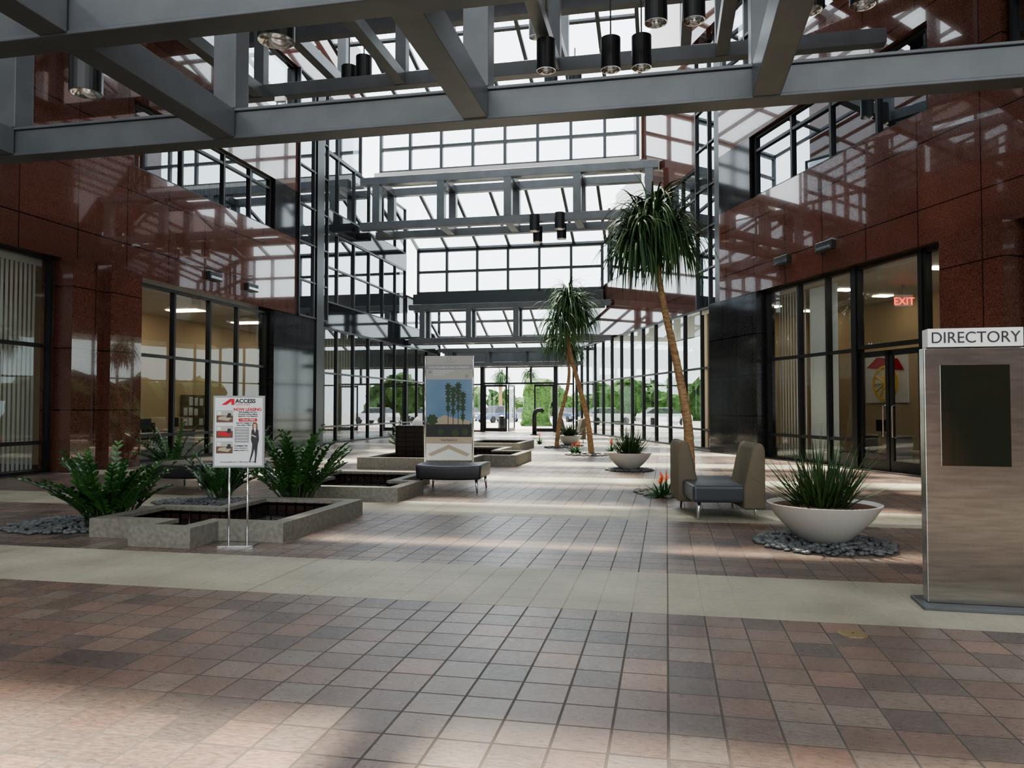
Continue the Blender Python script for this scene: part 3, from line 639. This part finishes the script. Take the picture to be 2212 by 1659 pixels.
def zz(x,y,n,Lm,spread=.45,lab="bushy green zz plant with arching leafy stems growing from pebbles"):
    p=emp('zz_plant',T(x,y,0),label=lab,category='plant',group='bushy zz plants')
    V=[];F=[];SV=[];SF=[]
    for k in range(n):
        a=U(0,2*math.pi);q=U(0,spread*.6); b=Vector((q*math.cos(a),q*math.sin(a),0)); az=a+U(-.6,.6); el=math.radians(U(45,88)); L=Lm*U(.6,1.08); dr=U(.4,1.3)
        d=Vector((math.cos(az)*math.cos(el),math.sin(az)*math.cos(el),math.sin(el))); pt=b.copy(); pts=[b.copy()]; N=13
        for i in range(N):
            pt=pt+d*(L/N); d=(d+Vector((0,0,-dr/N*(i/N*1.6)))+Vector((math.cos(az),math.sin(az),0))*.02).normalized(); pts.append(pt.copy())
            if i>=3:
                sd=Vector((-math.sin(az),math.cos(az),0))
                for s in (-1,1):
                    ld=(sd*s*U(.7,1)+d*.75+Vector((0,0,U(-.15,.45)))).normalized(); ll=U(.11,.16)*(1.15-.45*i/N); wv=(d-ld*d.dot(ld)).normalized()*ll*.23; up=Vector((0,0,.015))
                    o=len(V)
                    V.extend([pt,pt+ld*ll*.3+wv*.9+up,pt+ld*ll*.65+wv*.85+up,pt+ld*ll,pt+ld*ll*.65-wv*.85+up,pt+ld*ll*.3-wv*.9+up,pt+ld*ll*.3,pt+ld*ll*.65])
                    F+= [(o,o+1,o+6),(o+1,o+2,o+7,o+6),(o+2,o+3,o+7),(o,o+6,o+5),(o+6,o+7,o+4,o+5),(o+7,o+3,o+4)]
        g=tube(pts[::3]+[pts[-1]],[.014]*(len(pts[::3]))+[.004],5,False); SV,SF=merge((SV,SF),g)
    mk('stems',SV,SF,LEAFD,None,p); mk('leaves',V,F,LEAF,None,p)
zz(-5.5,10.35,46,1.08,.5); pebbles(-5.95,10.4,.85,420,size=.05)
zz(-3.45,12.35,48,1.25,.4); zz(-4.95,12.95,22,.85,.3); pebbles(-5.0,12.8,1.0,420,ry=.5,size=.05)
zz(-7.6,22.5,20,1.1,.4); zz(-3.7,26.5,16,1.1,.3); zz(-8.2,18.5,20,1.2,.4)
def palm(pts,rad,heads,n,L,lab,bed=.5,cat='slender indoor palms',lw=.05):
    x,y=pts[0][0],pts[0][1]
    e=emp('palm_tree',T(x,y,0),label=lab,category='tree',group=cat)
    q=[Vector(p)-Vector((x,y,0)) for p in pts]
    def cr(P,t):
        n_=len(P)-1;i=min(int(t*n_),n_-1);f=t*n_-i;p0=P[max(i-1,0)];p1=P[i];p2=P[i+1];p3=P[min(i+2,n_)]
        return .5*((2*p1)+(p2-p0)*f+(2*p0-5*p1+4*p2-p3)*f*f+(3*p1-p0-3*p2+p3)*f**3)
    N=60;pp=[cr(q,i/N) for i in range(N+1)]
    V,F=tube(pp,[rad*(1.25-.65*i/N)*(1+.09*(i%2)) for i in range(N+1)],12); mk('trunk',V,F,TRUNK,None,e,smooth=True)
    V=[];F=[]
    gg=None
    for h in heads:
        hv=Vector(h[:3])-Vector((x,y,0)); sc=h[3]
        g=tube([pp[-1]-(pp[-1]-pp[-6])*.2,(pp[-1]+hv)/2+Vector((0,0,-.02)),hv],[rad*.6,rad*.5,rad*.4],8); gg=g if gg is None else merge(gg,g)
        for k in range(int(n*sc)):
            leafstrip(V,F,hv+Vector((U(-.04,.04),U(-.04,.04),U(-.2,.08))),U(0,6.283),math.radians(U(-10,80)),L*sc*U(.7,1.15),lw,U(2.2,6.0),9,.15)
    mk('branches',gg[0],gg[1],TRUNK,None,e,smooth=True)
    mk('fronds',V,F,LEAFP,None,e)
palm([(3.42,14.6,0),(3.36,14.5,1.2),(3.16,14.5,2.4),(2.9,14.5,3.6),(2.73,14.5,4.7)],.08,[(2.72,14.5,5.2,1),(2.38,14.3,4.85,.9),(3.08,14.6,4.95,.95),(2.8,14.7,5.45,.85),(2.5,14.7,5.25,.8)],170,1.4,"tall leaning palm with drooping green fronds and tan trunk")
palm([(2.70,25.8,0),(2.55,25.7,1.2),(2.25,25.7,2.4),(1.95,25.7,3.6),(1.9,25.7,4.7)],.08,[(1.95,25.7,5.1,1),(1.6,25.5,4.5,.9),(2.25,25.9,4.8,.9),(1.9,25.7,5.4,.8)],160,1.6,"tall palm with drooping fronds and curved slender trunk")
palm([(1.75,30,0),(1.9,30,1.2),(2.2,30,2.4),(2.25,30,3.2),(2.1,30,3.9)],.07,[(2.0,30,4.3,1),(1.65,29.8,4.2,.8),(2.35,30.2,4.0,.8)],100,1.35,"shorter palm with trunk leaning the other way")
palm([(-1.5,105,0),(-1.6,105,3),(-1.5,105,5.5)],.25,[(-1.5,105,6,1)],90,2.6,"distant outdoor palm tree beyond the parked cars",cat='outdoor palms',lw=.2)
palm([(2.6,120,0),(2.6,120,3),(2.7,120,6.5)],.25,[(2.7,120,7,1)],90,2.6,"distant outdoor palm tree beyond the parked cars",cat='outdoor palms',lw=.2)
pebbles(3.2,14.2,.9,340,mat=pbr('pale_pebbles',(.2,.2,.17),.6,0,(.32,.32,.27),4)); pebbles(2.6,25.6,.8,150); pebbles(1.9,30.2,.7,100)
def brom(x,y,n=2):
    e=emp('bromeliad',T(x,y,0),label="small bromeliad with orange red flower spikes",category='flower',group='orange bromeliads')
    V=[];F=[];FV=[];FF=[]
    for k in range(n):
        bx,by=U(-.2,.2),U(-.12,.12)
        for i in range(18): leafstrip(V,F,(bx,by,0),U(0,6.28),math.radians(U(15,70)),U(.25,.42),.045,U(.5,1.2),5)
        h=U(.28,.42)
        for i in range(9): leafstrip(FV,FF,(bx,by,h+U(-.08,.03)),U(0,6.28),math.radians(U(45,88)),U(.09,.15),.028,.2,3)
        g=tube([(bx,by,0),(bx,by,h)],.012,6); V,F=merge((V,F),g)
    mk('leaves',V,F,LEAF,None,e); mk('flower_spike',FV,FF,FLOWER,None,e)
brom(2.68,13.5,3); brom(2.2,26.2,3); brom(3.35,26,3); brom(1.3,33,2); brom(2.75,37.5,2)
# ------------------------------------------------------------ kiosk
e=emp('directory_kiosk',T(3.72,6.14,0,-13),label="brushed stainless steel directory kiosk with dark screen",category='kiosk')
box('base_plate',(-.43,.43,-.2,.2,0,.03),STEEL,None,e,bevel=.006)
box('body',(-.37,.37,-.065,.065,.03,2.08),BRUSH,None,e,bevel=.008)
box('header',(-.345,.345,-.09,.06,2.085,2.235),WHITE,None,e,bevel=.004,label="white header sign with black lettering")
box('screen',(-.25,.25,-.072,-.06,1.13,1.94),SCREEN,None,e,label="dark glossy touch screen")
text(e,'DIRECTORY',0,2.118,.128,INK,-.093,sx=.93)
box('reception_counter',(5.0,5.9,7.3,7.9,0,1.1),PWHITE,bevel=.02,label="white counter edge standing behind the kiosk",category='counter')
# ------------------------------------------------------------ leasing sign
e=emp('leasing_sign_stand',T(-3.18,8.86,0,3),label="office leasing poster on two slim chrome poles",category='sign')
for x in (-.105,.105):
    V,F=tube([(x,0,.012),(x,0,.95)],.013,10); mk('pole',V,F,CHROME,None,e,smooth=True)
box('base_plate',(-.2,.2,-.12,.12,0,.014),CHROME,None,e,bevel=.003)
box('frame',(-.295,.295,-.015,.015,.90,1.735),GREYP,None,e,bevel=.005)
box('poster',(-.272,.272,-.019,-.012,.923,1.712),PAPER,None,e)
def quad(x0,x1,z0,z1,mat,nm='printed_panel',y=-.021): return mk(nm,[(x0,y,z0),(x1,y,z0),(x1,y,z1),(x0,y,z1)],[(0,1,2,3)],mat,None,e)
def poly(pts,mat,nm='printed_picture',y=-.022): return mk(nm,[(a,y,b) for a,b in pts],[tuple(range(len(pts)))],mat,None,e)
poly([(-.20,1.628),(-.10,1.70),(-.05,1.70),(-.05,1.628),(-.085,1.628),(-.085,1.668),(-.14,1.628)],REDP,'logo')
text(e,'ACCESS',-.04,1.652,.066,NAVY,-.021,'LEFT',bold=.002)
text(e,'O F F I C E S',-.035,1.622,.03,REDP,-.021,'LEFT')
text(e,'NOW LEASING',.10,1.56,.047,REDP,-.021,bold=.0015)
for s,z in (('2030 Building, 5th Floor',1.537),('Premium Private Offices',1.512),('Based for Your Business!',1.49)): text(e,s,.105,z,.022,NAVY,-.021,bold=.0003)
quad(.0,.21,1.435,1.472,REDP); text(e,'1 Month FREE!',.105,1.445,.028,PAPER,-.024,bold=.0005)
text(e,'Ask For Details or Tour',.09,1.41,.024,NAVY,-.021,bold=.0003); text(e,'Your New Office Now',.09,1.385,.024,NAVY,-.021,bold=.0003)
quad(-.045,.12,1.19,1.37,GREYP)
for i in range(5): quad(-.03,.105,1.345-i*.033,1.352-i*.033,PAPER,'printed_line',-.023)
text(e,'Contact Us:',.03,1.145,.032,NAVY,-.021,bold=.0006)
for i,s in enumerate(('Phone: 858.259.6553','info@accessoffices.com')): text(e,s,.03,1.12-i*.024,.018,NAVY,-.021)
text(e,'www.accessoffices.com  |  Office Suites and Offices',0,.96,.02,NAVY,-.021)
for z,fl in ((1.43,SANDP),(1.25,REDP),(1.07,SANDP)):
    quad(-.255,-.065,z-.005,z+.135,BROWNP,'printed_photo'); quad(-.255,-.065,z+.075,z+.135,LGREY,'printed_photo',-.022)
    quad(-.245,-.20,z+.085,z+.125,PAPER,'printed_photo',-.0225)
    poly([(-.24,z+.03),(-.12,z+.012),(-.08,z+.045),(-.15,z+.07),(-.22,z+.06)],fl,'printed_photo',-.023)
    poly([(-.14,z+.05),(-.09,z+.05),(-.085,z+.10),(-.12,z+.105)],INK,'printed_photo',-.0235)
# printed standing woman in a dark trouser suit
poly([(.165,1.36),(.21,1.36),(.228,1.33),(.235,1.22),(.222,1.17),(.212,1.06),(.2,.955),(.185,.955),(.19,1.06),(.182,1.12),(.165,1.05),(.135,.965),(.125,.97),(.15,1.08),(.158,1.17),(.142,1.22),(.148,1.33)],INK)
poly([(.172,1.36),(.2,1.36),(.19,1.30)],PAPER,y=-.0235)
poly([(.186+.018*math.cos(t/10*2*math.pi),1.385+.026*math.sin(t/10*2*math.pi)) for t in range(10)],SKIN,y=-.0235)
poly([(.157,1.335),(.217,1.335),(.216,1.40),(.2,1.425),(.172,1.425),(.158,1.40)],BROWNP,y=-.0225)
poly([(.15,1.27),(.2,1.25),(.205,1.26),(.155,1.285)],SKIN,y=-.0235)
# ------------------------------------------------------------ wellness sign
e=emp('wellness_sign',T(-1.49,18.0,0,-3),label="tall grey notice panel with landscape poster between silver posts",category='sign')
for x in (-.57,.57):
    V,F=tube([(x,0,.01),(x,0,2.82)],.022,10); mk('post',V,F,CHROME,None,e,smooth=True)
box('foot',[(-.62,-.5,-.3,.3,0,.03),(.5,.62,-.3,.3,0,.03)],CHROME,None,e)
box('panel',(-.545,.545,-.02,.02,.35,2.82),LGREY,None,e)
quad(-.545,.545,2.5,2.61,GREYP); text(e,'YOUR WELLNESS IS OUR TOP PRIORITY',0,2.53,.055,PAPER,-.024,bold=.001)
text(e,'THE RANCH',0,2.65,.05,GREYP,-.024); quad(-.045,.045,2.71,2.79,GREYP); text(e,'R',0,2.722,.075,PAPER,-.024)
for i in range(3): 
    quad(-.38,.1-.1*i,2.46-i*.045,2.472-i*.045,PAPER,'printed_line'); 
quad(-.5,-.42,2.40,2.47,GREYP); quad(.38,.46,2.3,2.38,GREYP)
quad(-.545,.545,.75,2.26,SKYP,'printed_photo'); quad(-.545,.545,.75,1.0,SANDP,'printed_photo',-.022)
quad(-.545,.545,.9,1.22,INK,'printed_photo',-.0225)
poly([(-.5,1.24),(-.1,1.42),(.1,1.35),(.5,1.28),(.5,1.2),(-.5,1.2)],SANDP,'printed_photo',-.023)
for px,tz in ((-.02,2.2),(.1,2.12),(.22,2.22),(.33,2.0)):
    poly([(px-.008,1.2),(px+.008,1.2),(px+.006,tz-.1),(px-.006,tz-.1)],INK,'printed_palm',-.024)
    for dz in (0,.14,.3,.5):
        rr_=.1-.03*dz*2
        poly([(px+(rr_ if t%2 else rr_*.5)*math.cos(t*math.pi/8),tz-.12-dz+(.12 if t%2 else .07)*math.sin(t*math.pi/8)) for t in range(16)],GREENP,'printed_palm',-.025-dz*.001)
for px,pz,r in ((-.4,1.3,.15),(-.2,1.02,.08),(.15,1.0,.1),(.38,1.02,.09)):
    poly([(px+r*(1 if t%2 else .75)*math.cos(t*math.pi/8),pz+r*(1 if t%2 else .75)*math.sin(t*math.pi/8)) for t in range(16)],GREENP,'printed_shrub',-.026)
text(e,'THE RANCH',0,.80,.07,NAVY,-.024)
quad(-.545,.545,.35,.74,PAPER,'printed_panel',-.0225); poly([(-.5,.5),(0,.72),(.5,.5),(.42,.44),(0,.62),(-.42,.44)],SANDP,'printed_logo',-.024)
# ------------------------------------------------------------ floor drain
V,F=lathe([(.01,.006),(.085,.006),(.1,.004),(.1,.0)],28); mk('floor_drain_cover',V,F,BRASS,T(2.41,5.42,0),label="round brass drain cover set in the pavers",category='drain')
# ------------------------------------------------------------ light
w=bpy.data.worlds.new('World'); SC.world=w; w.use_nodes=True
nt=w.node_tree; bgn=nt.nodes['Background']
tc=nt.nodes.new('ShaderNodeTexCoord'); sp=nt.nodes.new('ShaderNodeSeparateXYZ'); nt.links.new(tc.outputs['Generated'],sp.inputs[0])
cr=nt.nodes.new('ShaderNodeValToRGB'); nt.links.new(sp.outputs[2],cr.inputs[0])
cr.color_ramp.elements[0].position=.0; cr.color_ramp.elements[0].color=(.82,.88,.90,1); cr.color_ramp.elements[1].position=.6; cr.color_ramp.elements[1].color=(.88,.93,.97,1)
nt.links.new(cr.outputs[0],bgn.inputs[0]); bgn.inputs[1].default_value=4.3
sl=bpy.data.lights.new('sun','SUN'); sl.energy=14; sl.angle=.045; sl.color=(1,.90,.74)
so=bpy.data.objects.new('sun',sl); COL.objects.link(so); so.rotation_euler=Vector((.12,-.45,-.88)).to_track_quat('-Z','Y').to_euler(); so.location=(0,30,30)
try: SC.view_settings.look='AgX - Medium High Contrast'
except Exception: pass
# ------------------------------------------------------------ camera
cd=bpy.data.cameras.new('camera'); cam=bpy.data.objects.new('camera',cd); COL.objects.link(cam)
cd.lens=1640/2212*36; cd.sensor_width=36; cd.clip_end=500
cam.location=(0,0,1.6); cam.rotation_euler=(math.radians(90+1.76),0,0)
SC.camera=cam
